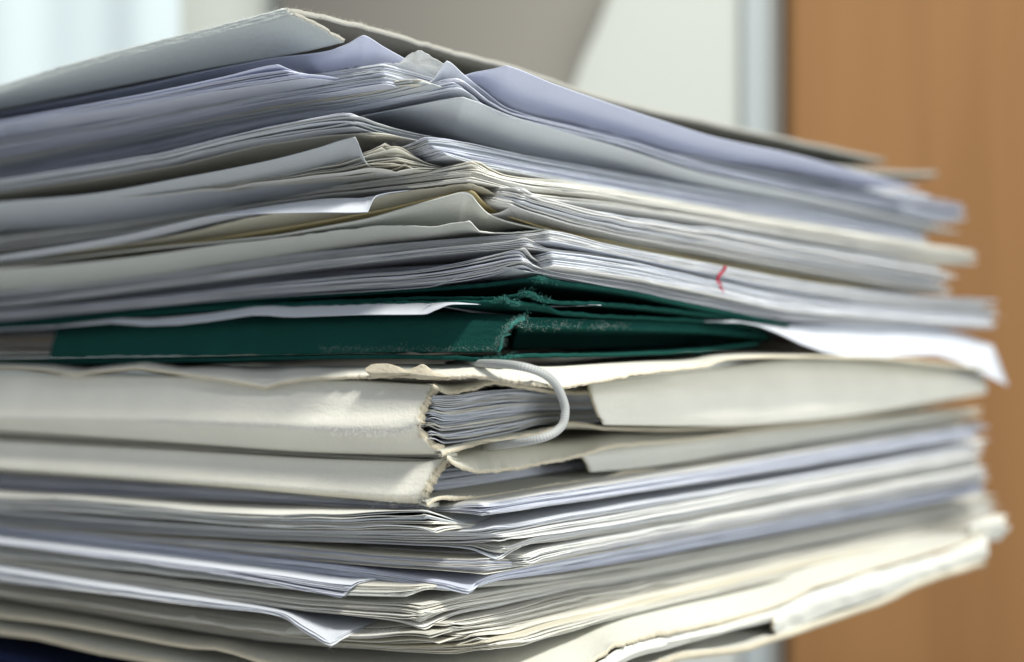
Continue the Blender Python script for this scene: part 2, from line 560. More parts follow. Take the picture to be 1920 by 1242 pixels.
def fuzz(parent, curve, n, length, mat, name='frayed_fibres', rad=0.022, out=(0, 0, 0), spread=1.0, curl=0.6, depth=0.25, smin=None):
    """short loose fibres standing off a worn edge, in one mesh"""
    curve = np.asarray(curve, float)
    d = np.concatenate([[0], np.cumsum(np.linalg.norm(np.diff(curve, axis=0), axis=1))])
    V = []; Fc = []
    out = np.asarray(out, float)
    clump = rng.uniform(0, d[-1], max(3, n // 14))
    for _ in range(n):
        q = rng.uniform(0, d[-1]) if rng.random() < 0.55 else np.clip(rng.choice(clump) + rng.normal(0, 0.0009), 0, d[-1])
        p = np.array([np.interp(q, d, curve[:, c]) for c in range(3)]) + rng.normal(0, depth * MM, 3)
        dirn = out + rng.normal(0, spread, 3); dirn /= np.linalg.norm(dirn) + 1e-9
        l = length * MM * rng.uniform(0.3, 1.0) * (2.2 if rng.random() < 0.04 else 1)
        bend = rng.normal(0, curl, 3)
        c = [p]
        for k in range(4):
            dirn = dirn + bend * 0.35; dirn /= np.linalg.norm(dirn)
            c.append(c[-1] + dirn * l / 4)
        c = np.array(c)
        side = np.cross(c[-1] - c[0], rng.normal(0, 1, 3)); side /= np.linalg.norm(side) + 1e-12
        s2 = np.cross(c[-1] - c[0], side); s2 /= np.linalg.norm(s2) + 1e-12
        b0 = len(V)
        for k in range(5):
            r = rad * MM * (1 - 0.17 * k)
            V += [c[k] + side * r, c[k] - side * r * 0.5 + s2 * r * 0.87, c[k] - side * r * 0.5 - s2 * r * 0.87]
        for k in range(4):
            for j in range(3):
                jj = (j + 1) % 3
                Fc.append((b0 + 3 * k + j, b0 + 3 * k + jj, b0 + 3 * k + 3 + jj, b0 + 3 * k + 3 + j))
    return mesh_obj(name, V, Fc, [mat], parent, kind='stuff')


def near(P, S, a, b):
    """stretch of an edge curve between distances a and b (mm) from the corner"""
    m = (S >= a * MM) & (S <= b * MM)
    return P[m]

# ------------------------------------------------------------------ setting: table, wall and what stands behind
def box(name, x0, x1, y0, y1, z0, z1, mat, parent=None, bev=0.0, **kw):
    v = [(x, y, z) for z in (z0, z1) for y in (y0, y1) for x in (x0, x1)]
    f = [(0, 2, 3, 1), (4, 5, 7, 6), (0, 1, 5, 4), (2, 6, 7, 3), (0, 4, 6, 2), (1, 3, 7, 5)]
    o = mesh_obj(name, np.array(v, float), f, [mat], parent, smooth=False, **kw)
    if bev:
        b = o.modifiers.new('bevel', 'BEVEL'); b.width = bev; b.segments = 3
    return o


def plain(name, col, rough=0.7, scale=8.0, var=0.06):
    m = bpy.data.materials.new(name); n, k = nt(m)
    out = n.new('ShaderNodeOutputMaterial'); p = n.new('ShaderNodeBsdfPrincipled')
    tc = n.new('ShaderNodeTexCoord'); nz = n.new('ShaderNodeTexNoise'); nz.inputs['Scale'].default_value = scale; nz.inputs['Detail'].default_value = 4
    k.new(tc.outputs['Object'], nz.inputs['Vector'])
    rp = n.new('ShaderNodeValToRGB')
    rp.color_ramp.elements[0].color = tuple(c * (1 - var) for c in col) + (1,)
    rp.color_ramp.elements[1].color = tuple(c * (1 + var) for c in col) + (1,)
    k.new(nz.outputs['Fac'], rp.inputs[0]); k.new(rp.outputs[0], p.inputs['Base Color'])
    p.inputs['Roughness'].default_value = rough
    k.new(p.outputs[0], out.inputs['Surface'])
    return m


def wood(name, c1, c2, scale=(14, 14, 0.9)):
    m = bpy.data.materials.new(name); n, k = nt(m)
    out = n.new('ShaderNodeOutputMaterial'); p = n.new('ShaderNodeBsdfPrincipled')
    tc = n.new('ShaderNodeTexCoord'); mp = n.new('ShaderNodeMapping'); mp.inputs['Scale'].default_value = scale
    k.new(tc.outputs['Object'], mp.inputs[0])
    nz = n.new('ShaderNodeTexNoise'); nz.inputs['Scale'].default_value = 2.2; nz.inputs['Detail'].default_value = 6; nz.inputs['Distortion'].default_value = 0.6
    k.new(mp.outputs[0], nz.inputs['Vector'])
    rp = n.new('ShaderNodeValToRGB'); rp.color_ramp.elements[0].position = 0.3; rp.color_ramp.elements[1].position = 0.75
    rp.color_ramp.elements[0].color = c1 + (1,); rp.color_ramp.elements[1].color = c2 + (1,)
    k.new(nz.outputs['Fac'], rp.inputs[0]); k.new(rp.outputs[0], p.inputs['Base Color'])
    p.inputs['Roughness'].default_value = 0.6
    p.inputs['Specular IOR Level'].default_value = 0.15
    k.new(p.outputs[0], out.inputs['Surface'])
    return m


BY = 0.76                                        # distance of the background


def bx(x, d=BY + 0.055):
    return (x - 960) / F * d


o = box('wall', -2.2, 2.2, BY + 0.06, BY + 0.10, -0.6, 2.2, plain('wall_paint', (0.50, 0.52, 0.475), 0.8, 3, 0.02)); o['kind'] = 'structure'
o = box('table_top', -0.55, 0.55, -0.02, 0.655, -0.03, 0.0, plain('grey_laminate', (0.46, 0.47, 0.48), 0.6, 40, 0.05), bev=0.003); o['kind'] = 'structure'

# pale curtain at the far left
cs = np.linspace(bx(-420), bx(352), 90)
fold = 0.0035 * np.sin(cs * 70 + 0.6) + 0.0012 * np.sin(cs * 160 + 1)
P = np.array([np.stack([cs, BY + 0.035 + fold, np.full_like(cs, z)], 1) for z in np.linspace(-0.2, 0.9, 8)])
V, Fc, fl = slab(P, P + np.array([0, 0.003, 0]))
mesh_obj('window_curtain', V, Fc, [plain('curtain_cloth', (0.58, 0.66, 0.67), 0.9, 20, 0.02)], None,
         label='pale blue white curtain hanging at the far left behind the paper pile', cat='curtain')

# thin grey slab close to the wall, with a slanting right hand edge
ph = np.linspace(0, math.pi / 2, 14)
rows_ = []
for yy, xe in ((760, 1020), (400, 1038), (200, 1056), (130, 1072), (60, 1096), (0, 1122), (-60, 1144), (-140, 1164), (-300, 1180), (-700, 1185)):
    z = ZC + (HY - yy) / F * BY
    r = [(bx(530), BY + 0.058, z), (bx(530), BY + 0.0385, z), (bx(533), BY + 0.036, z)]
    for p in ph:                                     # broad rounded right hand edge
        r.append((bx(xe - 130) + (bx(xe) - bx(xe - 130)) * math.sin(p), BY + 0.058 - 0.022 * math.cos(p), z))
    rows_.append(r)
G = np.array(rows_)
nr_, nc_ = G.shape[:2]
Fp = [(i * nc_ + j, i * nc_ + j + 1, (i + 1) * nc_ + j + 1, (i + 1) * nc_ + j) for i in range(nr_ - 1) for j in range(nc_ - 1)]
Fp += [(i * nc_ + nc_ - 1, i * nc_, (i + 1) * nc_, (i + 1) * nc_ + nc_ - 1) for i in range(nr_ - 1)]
mesh_obj('grey_panel', G.reshape(-1, 3), Fp, [plain('grey_brown_panel', (0.215, 0.20, 0.17), 0.7, 5, 0.03)], None, smooth=True,
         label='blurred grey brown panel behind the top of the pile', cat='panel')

# metal frame and wooden door
fr_ = thing('door_frame', 'pale blue grey metal upright beside the wooden door', 'frame', (0, 0), 0)
fr_.location = (bx(1430), BY, 0)
FM = plain('frame_paint', (0.38, 0.42, 0.42), 0.45, 5, 0.02)
box('upright', bx(1392), bx(1449), BY + 0.054, BY + 0.0595, -0.5, 1.6, FM, fr_, 0.002)
box('door_stop', bx(1449), bx(1466), BY + 0.05, BY + 0.0594, -0.5, 1.6, plain('frame_stop_paint', (0.40, 0.37, 0.32), 0.5, 5, 0.02), fr_, 0.002)
mesh = box('wooden_door', bx(1468), bx(2900), BY + 0.035, BY + 0.0592, -0.5, 1.6, wood('door_veneer', (0.215, 0.106, 0.038), (0.265, 0.136, 0.051)), None, 0.003,
           label='orange brown wooden door out of focus on the right', cat='door')

# navy box file that carries the pile
zt_ = left_pt(0, 1212, corner_uv(900)[0])[1] + ZC
nb = thing('box_file', 'dark navy box file at the very bottom left, under all the papers', 'box file', (0, 0), 0)
uvn = corner_uv(880)
nb.location = tuple(to_world(uvn[0], uvn[1], -ZC))


def uvbox(name, u0, u1, v0, v1, z0, z1, mat, parent, bev=0.0, **kw):
    c = [(u0, v0), (u1, v0), (u1, v1), (u0, v1)]
    v = [to_world(a, b, z - ZC) for z in (z0, z1) for a, b in c]
    f = [(3, 2, 1, 0), (4, 5, 6, 7)] + [(i, (i + 1) % 4, (i + 1) % 4 + 4, i + 4) for i in range(4)]
    o = mesh_obj(name, np.array(v), f, [mat], parent, smooth=False, **kw)
    if bev:
        b = o.modifiers.new('bevel', 'BEVEL'); b.width = bev; b.segments = 3
    return o


un, vn = uvn
uvbox('tray', un + 0.004, un + 0.20, vn + 0.103, vn + 0.30, 0.001, zt_ - 0.004, NAVY, nb, 0.002)
uvbox('lid', un + 0.001, un + 0.205, vn + 0.100, vn + 0.31, zt_ - 0.0038, zt_ - 0.0012, NAVY, nb, 0.001)

# ------------------------------------------------------------------ A: folder on the very top
tA = thing('cardboard_folder', 'worn grey white cardboard folder lying on top of the whole pile', 'folder', corner_uv(537), 0.058)
oA, eA, sA = leaf('cover', [(0, 160), (100, 129), (250, 88), (400, 50), (537, 14)],
                 [(537, 14), (611, 29), (737, 61), (838, 91), (940, 117), (1140, 183), (1280, 216), (1480, 260), (1600, 286), (1662, 300)],
                 BOARDG, tA, th=1.0, jag=0.25, jz=0.05, jl=0.1, edge=COREG, under=RAW, fold=True, fine=0.5, ret=True, round_c=0.8)
oAs, sp = wall_strip('spine', 'L', [([(0, 161), (100, 130), (250, 89), (400, 51), (537, 16)], -0.3), ([(0, 174), (100, 143), (250, 102), (400, 65), (548, 28)], -0.3),
                                  ([(0, 188), (237, 132), (400, 94), (560, 58), (592, 48)], 4.0),
                                  ([(0, 207), (237, 160), (406, 127), (560, 100), (645, 80)], 9)], BOARDG, tA, 537, th=0.7, jag=0.15, edge=COREG, bumpy=0.03, nr=40, ret=True)
leaf('lower_board', [(0, 216), (400, 136), (640, 108), (800, 118)], [(800, 118), (1140, 225), (1480, 298), (1600, 314), (1700, 322), (1756, 322)], BOARDG, tA, th=1.4, edge=COREG, under=RAW, jag=0.2, dd=0.03)
fuzz(oA, near(eA, sA, -70, 0), 900, 0.45, FIBREW, rad=0.014, out=(0, -0.2, 0.5))
fuzz(oA, near(eA, sA, 0, 30), 350, 0.5, FIBRE, rad=0.014, out=(0, -0.3, 0.5))
fuzz(oAs, sp[:, -1], 350, 0.4, FIBRE, rad=0.015, out=(0.3, -0.5, 0))

# ------------------------------------------------------------------ B..E: papers of the upper part
leaf('lavender_sheet', [(0, 211), (240, 165), (406, 129), (500, 111), (611, 96), (650, 83), (682, 66)],
     [(682, 66), (720, 88), (765, 113), (850, 160), (1140, 238), (1700, 356)], LAV, None,
     base=[(0, 14), (400, 24), (500, 40), (600, 52), (682, 66), (720, 45), (765, 22), (850, 4), (1140, 4), (1700, 2)], Wd=12, th=0.14,
     label='lavender sheet with its corner sticking up just under the top folder', cat='sheet')
leaf('folded_sheet', [(0, 226), (250, 180), (420, 144), (500, 124), (521, 121)], [(521, 121), (545, 131), (575, 140), (700, 168), (1140, 243), (1700, 362)], LAV, None,
     base=[(0, 1), (420, 3), (521, 6), (560, 3), (700, 0), (1700, 0)], Wd=3.5, th=0.12,
     label='pale violet sheet with a creased corner tucked below the lavender sheet', cat='sheet')
bundle('paper_bundle', 'thin violet papers with slanting corners right below the creased violet sheet', 'papers',
       [(0, 227), (250, 182), (420, 146), (530, 127)], [(530, 127), (600, 142), (700, 162), (1140, 244), (1700, 362)],
       [(0, 233), (250, 196), (420, 166), (575, 140)], [(575, 140), (620, 146), (720, 166), (1140, 245), (1700, 364)],
       7, [LAV, LAVG, LAV], jit=0.8, gapv=0.6, wob=0.05, corner=0.2)
bundle('paper_bundle', 'squared violet grey block of papers with a blunt corner below the lavender sheets', 'papers',
       [(0, 234), (250, 198), (500, 153), (716, 119)], [(716, 119), (830, 152), (1140, 246), (1480, 318), (1740, 366)],
       [(0, 290), (250, 244), (500, 191), (724, 157)], [(724, 157), (850, 187), (1140, 262), (1480, 330), (1740, 376)],
       22, [LAVG, LAVG, GREY], jit=0.15, gapv=0.15, clus=8, wob=0.04, round_c=0.9)
leaf('plastic_sleeve', [(0, 236), (500, 156), (700, 119), (722, 118), (748, 119), (762, 108), (785, 93)], [(785, 93), (812, 106), (838, 120), (900, 160), (1140, 248), (1600, 345)],
     PLASTIC, None, base=[(0, 0), (600, 2), (722, 20), (785, 55), (838, 38), (900, 12), (1140, 0)], Wd=10, th=0.1, jz=0.25, jag=0.3, fine=0.5,
     label='crumpled clear plastic sleeve corner poking out beneath the top folder', cat='plastic sleeve')
bundle('paper_bundle', 'thin cream grey papers with a soft corner below the squared violet block', 'papers',
       [(0, 292), (500, 192), (700, 161), (772, 149)], [(772, 149), (900, 192), (1140, 263), (1740, 378)],
       [(0, 313), (500, 214), (700, 182), (800, 160)], [(800, 160), (900, 196), (1140, 266), (1740, 381)], 9, [CREAM, GREY], jit=0.5, corner=0.3)
leaf('violet_sheet', [(0, 300), (700, 168), (860, 144), (892, 135), (920, 130), (950, 123)],
     [(950, 123), (1040, 158), (1140, 193), (1240, 226), (1340, 257), (1500, 292), (1610, 322), (1725, 352)], LAV, None,
     base=[(0, 2), (800, 6), (892, 30), (950, 72), (1040, 62), (1140, 50), (1340, 40), (1500, 28), (1725, 12)], Wd=16, th=0.14, power=1.2,
     label='broad violet sheet raised along the right side under the top folder', cat='sheet')
leaf('white_sheet', [(0, 317), (500, 214), (760, 170), (811, 150), (826, 128), (838, 114)],
     [(838, 114), (870, 140), (906, 169), (953, 203), (1020, 224), (1140, 252), (1340, 312), (1500, 344), (1780, 376)], COOL, None,
     base=[(0, 0), (760, 3), (811, 18), (838, 52), (870, 44), (906, 30), (953, 16), (1140, 10), (1500, 8), (1780, 6)], Wd=9, th=0.16,
     label='white sheet bent up to a point left of the broad violet sheet', cat='sheet')
bundle('paper_bundle', 'few white sheets with a raised round corner beneath the pointed white sheet', 'papers',
       [(0, 318), (300, 262), (500, 216), (703, 184), (804, 155), (847, 144)], [(847, 144), (872, 162), (906, 189), (953, 213), (1140, 258), (1340, 316), (1500, 350), (1800, 384)],
       [(0, 338), (300, 286), (500, 232), (700, 200), (800, 180), (866, 166)], [(866, 166), (890, 180), (906, 196), (953, 219), (1140, 264), (1340, 324), (1500, 358), (1806, 420)],
       9, [COOL, WHITE, LAVG], jit=0.4, gapv=0.9, corner=0.15, round_c=1.5)
leaf('grey_sheet', [(0, 345), (400, 285), (560, 242), (690, 215), (780, 197), (835, 186), (868, 182)],
     [(868, 182), (900, 193), (953, 215), (1040, 242), (1140, 270), (1340, 330), (1500, 364), (1800, 436)], GREY, None,
     base=[(0, 3), (560, 3), (690, 6), (780, 40), (868, 72), (953, 66), (1140, 50), (1340, 40), (1500, 32), (1800, 10)], Wd=16, th=0.14, power=1.2,
     label='wide smooth grey sheet curving down the right side from a rounded corner', cat='sheet')
bundle('paper_bundle', 'small fan of dog eared grey papers above the bent grey corner', 'papers',
       [(0, 340), (300, 292), (500, 243), (600, 222), (662, 209)], [(662, 209), (700, 228), (760, 247), (850, 268), (1140, 316), (1500, 386), (1738, 436)],
       [(0, 358), (300, 312), (500, 266), (600, 252), (690, 242)], [(690, 242), (760, 258), (850, 275), (1140, 324), (1500, 390), (1738, 440)],
       12, [CREAM, GREY, COOL], jit=1.4, gapv=1.2, corner=0.5)
bundle('paper_bundle', 'dense blue grey block of papers along the right under the wide grey sheet', 'papers',
       [(0, 376), (300, 330), (600, 282), (740, 270), (792, 258)], [(792, 258), (850, 264), (980, 292), (1140, 322), (1340, 358), (1500, 386), (1735, 436)],
       [(0, 379), (300, 334), (600, 305), (780, 296), (835, 292)], [(835, 292), (900, 310), (1140, 354), (1340, 390), (1500, 416), (1735, 455)],
       27, [LAVG, LAVG, GREY, COOL], jit=0.4, gapv=0.25, clus=6, lrec=9, wob=0.05, corner=0.15)
bundle('paper_bundle', 'crumpled little cream papers right behind the bent grey corner', 'papers',
       [(0, 392), (500, 330), (680, 283), (738, 269)], [(738, 269), (775, 290), (800, 306), (840, 318), (1140, 358), (1600, 436)],
       [(0, 396), (500, 348), (690, 322), (750, 320)], [(750, 320), (800, 320), (840, 322), (1140, 361), (1600, 440)],
       14, [CREAM, CREAM, WARM], jit=1.6, gapv=1.2, corner=0.8, wob=0.25)
leaf('bent_sheet', [(0, 378), (169, 364), (338, 334), (500, 302), (600, 276), (640, 263), (666, 257)],
     [(666, 257), (676, 280), (688, 306), (708, 318), (733, 327), (800, 337), (1140, 368), (1700, 450)], GREY, None,
     base=[(0, 48), (169, 52), (338, 60), (500, 66), (600, 74), (666, 80), (676, 55), (688, 26), (708, 12), (733, 2), (800, 0), (1700, 0)], Wd=13, th=0.16, power=1.3,
     label='grey sheet bent up on the left with a squared free corner', cat='sheet')
tG = bundle('paper_bundle', 'cream papers with a fuzzy worn corner in the upper middle of the pile', 'papers',
       [(0, 440), (300, 400), (500, 362), (730, 329), (850, 308), (890, 302)], [(890, 302), (915, 315), (945, 326), (1060, 338), (1140, 352), (1200, 364), (1350, 392), (1500, 416), (1700, 450), (1832, 470)],
       [(0, 470), (300, 426), (500, 384), (700, 358), (840, 345), (885, 340)], [(885, 340), (940, 352), (1000, 370), (1140, 386), (1300, 410), (1500, 443), (1700, 476), (1830, 496)],
       21, [WARM, CREAM, WARM], jit=0.7, gapv=0.5, corner=0.25, wob=0.15)
uvG = corner_uv(888)
cz = [left_pt(888, y, uvG[0])[1] for y in (303, 322, 342)]
fuzz(tG, [to_world(uvG[0] + 0.0005, uvG[1] + 0.0005, z) for z in cz], 260, 1.0, FIBRE, out=(0, -0.5, 0.3), depth=0.5)
leaf('dog_eared_sheet', [(0, 480), (237, 441), (330, 420), (400, 405), (470, 401), (600, 398), (690, 397)],
     [(690, 397), (696, 382), (703, 369), (725, 362), (753, 358), (890, 348), (1140, 392), (1500, 447)], COOL, None,
     base=[(0, 0), (237, 0), (400, -3), (500, -15), (600, -26), (690, -31), (696, -16), (703, -5), (753, 1), (890, 0), (1500, 0)], Wd=5, th=0.14, power=1.0,
     label='bright white sheet on the left with a folded down corner', cat='sheet')
bundle('paper_bundle', 'torn white papers on the right beside the fuzzy cream corner', 'papers',
       [(0, 484), (700, 400), (900, 352), (985, 350)], [(985, 350), (1010, 366), (1140, 400), (1300, 424), (1500, 458), (1700, 490), (1785, 508)],
       [(0, 487), (700, 410), (900, 372), (975, 384)], [(975, 384), (1060, 412), (1140, 432), (1300, 462), (1500, 500), (1700, 535), (1790, 550)],
       14, [WHITE, COOL, LAVG], jit=1.2, gapv=1.0, corner=0.3, wob=0.2, lrec=8)
leaf('turned_up_sheet', [(0, 488), (700, 425), (930, 400), (968, 381), (1000, 366)],
     [(1000, 366), (1060, 382), (1140, 402), (1220, 424), (1300, 440), (1500, 480), (1780, 522)], WHITE, None,
     base=[(0, 0), (900, 4), (1000, 42), (1140, 44), (1300, 34), (1500, 20), (1780, 6)], Wd=12, th=0.14, power=1.2,
     label='white sheet turned up on the right above the yellow card edge', cat='sheet')
leaf('crinkled_sheet', [(0, 488), (300, 447), (500, 402), (600, 386), (700, 370), (800, 353), (880, 344)],
     [(880, 344), (905, 352), (930, 364), (958, 374), (986, 388), (1050, 420), (1140, 436), (1500, 484)], OLD, None,
     base=[(0, 6), (300, 22), (500, 44), (700, 46), (800, 40), (880, 22), (930, 24), (986, 16), (1050, 4), (1500, 0)], Wd=11, th=0.14, jz=0.1, fine=0.5,
     label='crinkled yellowed sheet under the fuzzy cream corner', cat='sheet')
leaf('yellow_card', [(0, 497), (400, 447), (700, 396), (840, 364), (884, 356)],
     [(884, 356), (905, 376), (926, 392), (975, 411), (1040, 431), (1140, 452), (1300, 484), (1500, 520), (1640, 548)], YEL, None,
     base=[(0, 4), (700, 20), (884, 46), (926, 20), (975, 8), (1140, 2), (1640, 0)], Wd=9, th=0.35, dd=0.004,
     label='yellow card whose edge runs down the right side', cat='card')
leaf('curled_card', [(0, 499), (300, 463), (500, 443), (600, 426), (690, 409), (757, 390), (838, 367), (872, 358)],
     [(872, 358), (884, 364), (896, 380), (916, 400), (950, 414), (1020, 430), (1140, 457), (1500, 525)], BEIGE, None,
     base=[(0, 0), (300, 4), (500, 10), (600, 26), (690, 46), (757, 62), (838, 78), (872, 84), (896, 62), (916, 36), (950, 20), (1020, 5), (1500, 0)], Wd=14, th=0.3, power=1.2, round_c=1.5,
     label='beige card curled up to a tall rounded corner in the middle', cat='card')
leaf('wavy_card', [(0, 503), (100, 497), (250, 482), (400, 461), (584, 439), (703, 424), (737, 422), (821, 424), (858, 416), (880, 414)],
     [(880, 414), (890, 424), (899, 433), (940, 436), (990, 433), (1028, 430), (1140, 462), (1500, 530)], BEIGE, None,
     base=[(0, 50), (300, 46), (584, 36), (700, 32), (800, 22), (880, 20), (899, 4), (1028, 2), (1500, 0)], Wd=13, th=0.25, jz=0.08, power=1.2,
     label='wavy beige sheet edge directly below the curled beige card', cat='card')

# ------------------------------------------------------------------ L: white papers over the green folder
G3 = 'white papers resting on the green folder'
tL1 = bundle('paper_bundle', 'crisp white block with a sharp corner and a red pen mark on the right', 'papers',
       [(0, 548), (300, 516), (600, 472), (800, 452), (1000, 437), (1028, 432)], [(1028, 432), (1140, 459), (1300, 489), (1500, 527), (1700, 553), (1862, 562)],
       [(0, 558), (300, 528), (600, 487), (900, 458), (1031, 452)], [(1031, 452), (1140, 474), (1300, 507), (1500, 547), (1700, 576), (1862, 590)],
       18, [WHITE, WHITE, COOL], jit=0.12, gapv=0.15, clus=9, wob=0.03, round_c=0.2)
bundle('paper_bundle', 'few folded white sheets wedged in the middle of the white block', 'papers',
       [(0, 566), (300, 530), (600, 490), (800, 468), (960, 452), (985, 447)], [(985, 447), (1002, 454), (1031, 466), (1140, 479), (1300, 511), (1500, 552), (1862, 592)],
       [(0, 577), (600, 502), (900, 470), (992, 464)], [(992, 464), (1031, 471), (1140, 483), (1300, 516), (1500, 557), (1862, 595)],
       8, [COOL, WHITE], jit=0.3, gapv=0.7, wob=0.05)
tL3 = bundle('paper_bundle', 'lower white block with a sharp corner above the curled white sheets', 'papers',
       [(0, 580), (600, 507), (1000, 478), (1034, 472)], [(1034, 472), (1140, 485), (1300, 519), (1500, 560), (1862, 596)],
       [(0, 592), (600, 532), (1000, 505), (1036, 500)], [(1036, 500), (1140, 515), (1300, 544), (1500, 584), (1860, 612)],
       16, [WHITE, WHITE, COOL], jit=0.15, gapv=0.2, clus=7, lrec=6, wob=0.04, round_c=0.2)
bundle('paper_bundle', 'curled white sheets fanned out directly on the green folder', 'papers',
       [(0, 584), (300, 556), (600, 522), (800, 505), (906, 484), (984, 468)], [(984, 468), (1000, 485), (1030, 500), (1060, 507), (1140, 517), (1300, 547), (1500, 586), (1850, 613)],
       [(0, 600), (300, 572), (600, 545), (800, 534), (930, 516), (990, 500)], [(990, 500), (1010, 508), (1060, 522), (1140, 534), (1300, 566), (1500, 602), (1850, 615)],
       15, [WHITE, LAVG, GREY], jit=0.6, gapv=0.7, corner=0.25, wob=0.1)
leaf('thin_sheet', [(0, 602), (500, 557), (800, 538), (880, 512), (920, 501), (952, 501), (985, 508)], [(985, 508), (1020, 514), (1140, 537), (1400, 588)], GREY, None,
     base=[(0, 0), (800, 2), (880, 14), (920, 22), (952, 22), (985, 10), (1020, 2), (1400, 0)], Wd=6, th=0.1,
     label='thin grey sheet bulging beneath the white papers near the green corner', cat='sheet')

# red pen mark, broken up by the edges of the single sheets
v0 = corner_uv(1030)[1] - 0.0003
for q in ((1361, 501, 1357, 507), (1357, 508, 1351, 514), (1352, 514, 1346, 520), (1347, 521, 1345, 526), (1344, 528, 1350, 535), (1349, 536, 1353, 542), (1352, 543, 1357, 549)):
    pts = []
    for k in range(4):
        x = q[0] + (q[2] - q[0]) * k / 3 + rng.normal(0, 0.6); y = q[1] + (q[3] - q[1]) * k / 3
        r, z = right_pt(x, y, v0)
        pts.append(to_world(r, v0, z))
    v, f, uvq = tube(pts, np.array([0.7, 1.0, 1.0, 0.6]) * 0.00034 * rng.uniform(0.7, 1.25), 8)
    mesh_obj('pen_stroke', v, f, [INK], tL1, label='red pen stroke on the paper edges')

# ------------------------------------------------------------------ M: green folder
tM = thing('cardboard_folder', 'dark green cardboard folder with frayed corners in the middle of the pile', 'folder', corner_uv(952), 0.0)
oM1, e1, s1 = leaf('cover', [(0, 603), (300, 575), (500, 558), (700, 545), (900, 532), (1010, 519)],
     [(1010, 519), (1060, 528), (1140, 538), (1300, 571), (1480, 607)], GREEN, tM, th=0.75, jag=0.2, edge=GREEN, fine=0.5, ret=True)
oM2, e2, s2 = leaf('inner_flap', [(0, 609), (500, 568), (800, 556), (940, 556), (975, 549), (990, 546)],
     [(990, 546), (1005, 552), (1025, 561), (1060, 564), (1140, 567), (1300, 584), (1440, 604)], GREEN, tM, th=0.7, jag=0.25, jz=0.1, edge=GREEN, fine=0.5, ret=True)
oM3, e3, s3 = leaf('inner_flap', [(0, 613), (500, 572), (860, 563), (920, 564), (944, 558), (955, 563), (962, 566)],
     [(962, 566), (985, 566), (1020, 572), (1060, 584), (1140, 590), (1300, 598), (1430, 612)], GREEN, tM, th=0.6, jag=0.25, jz=0.12, edge=GREEN, fine=0.5, ret=True,
     base=[(0, 0), (860, 8), (962, 14), (1060, 4), (1430, 0)], Wd=6)
oMs = wall_strip('spine', 'L', [([(104, 614), (500, 588), (800, 584), (985, 592)], 4), ([(102, 632), (500, 612), (800, 604), (958, 608)], 0.6),
                          ([(97, 648), (500, 640), (800, 636), (943, 634)], 0), ([(93, 671), (500, 666), (800, 660), (930, 660)], -0.6)],
           GREEN, tM, 960, th=0.7, jag=0.35, edge=GREENF, bumpy=0.03, extend=False)
wall_strip('inner_fold', 'R', [([(972, 594), (1140, 599), (1300, 606), (1435, 622)], 3.0), ([(972, 612), (1140, 616), (1300, 622), (1442, 636)], 2.0),
                               ([(960, 632), (1140, 634), (1300, 634), (1440, 640)], 11), ([(955, 656), (1140, 655), (1300, 650), (1420, 644)], 20)],
           GREEN, tM, 962, th=0.6, nc=60, bumpy=0.02)
oM5, e5, s5 = leaf('back_cover', [(0, 676), (300, 673), (500, 669), (700, 665), (860, 668), (915, 672), (946, 669)],
     [(946, 669), (965, 664), (1140, 662), (1300, 655), (1420, 641)], GREEN, tM, th=0.75, jag=0.25, jz=0.08, edge=GREEN, fine=0.5, ret=True)
for ob, e, s_, a, b, n in ((oM1, e1, s1, -1, 6, 160), (oM2, e2, s2, -2, 7, 240), (oM3, e3, s3, -5, 2, 240), (oM5, e5, s5, -5, 3, 200)):
    fuzz(ob, near(e, s_, a, b) - np.array([0, 0, 0.0003]), n, 0.7, FIBREG, rad=0.03, out=(0, -0.6, 0.1), depth=0.35)
uvM = corner_uv(960)
sc_ = []
for x, y in ((985, 594), (958, 607), (945, 625), (938, 640), (930, 656)):
    t_, z_ = left_pt(x, y, uvM[0] - 0.0003); sc_.append(to_world(uvM[0] - 0.0003, t_, z_))
fuzz(oMs, sc_, 500, 0.7, FIBREG, rad=0.025, out=(0.3, -0.6, 0.0), depth=0.35)
fuzz(oMs, sc_, 160, 0.8, DUST, rad=0.02, out=(0.4, -0.6, 0.0), depth=0.4)
dl = []
for x in range(600, 931, 30):
    t_, z_ = left_pt(x, 655, uvM[0] - 0.0009); dl.append(to_world(uvM[0] - 0.0009, t_, z_))
fuzz(oMs, dl, 420, 0.6, DUST, rad=0.018, out=(0, -0.6, 0), depth=0.35)
dr = []
for x in range(975, 1180, 20):
    r_, z_ = right_pt(x, 611, uvM[1] - 0.0008); dr.append(to_world(r_, uvM[1] - 0.0008, z_))
fuzz(tM, dr, 260, 0.8, DUST, rad=0.016, out=(0, -0.7, 0), depth=0.4)
bundle('paper_bundle', 'tan papers showing at the left end of the green folder', 'papers',
       [(0, 630), (100, 628), (500, 614), (960, 612)], [(960, 612), (1440, 630), (1800, 642)], [(0, 672), (100, 671), (500, 666), (960, 662)], [(960, 662), (1440, 654), (1800, 668)],
       18, [TAN, BEIGE, TAN], jit=0.2, dd=0.012, vrec=26, wob=0.04)
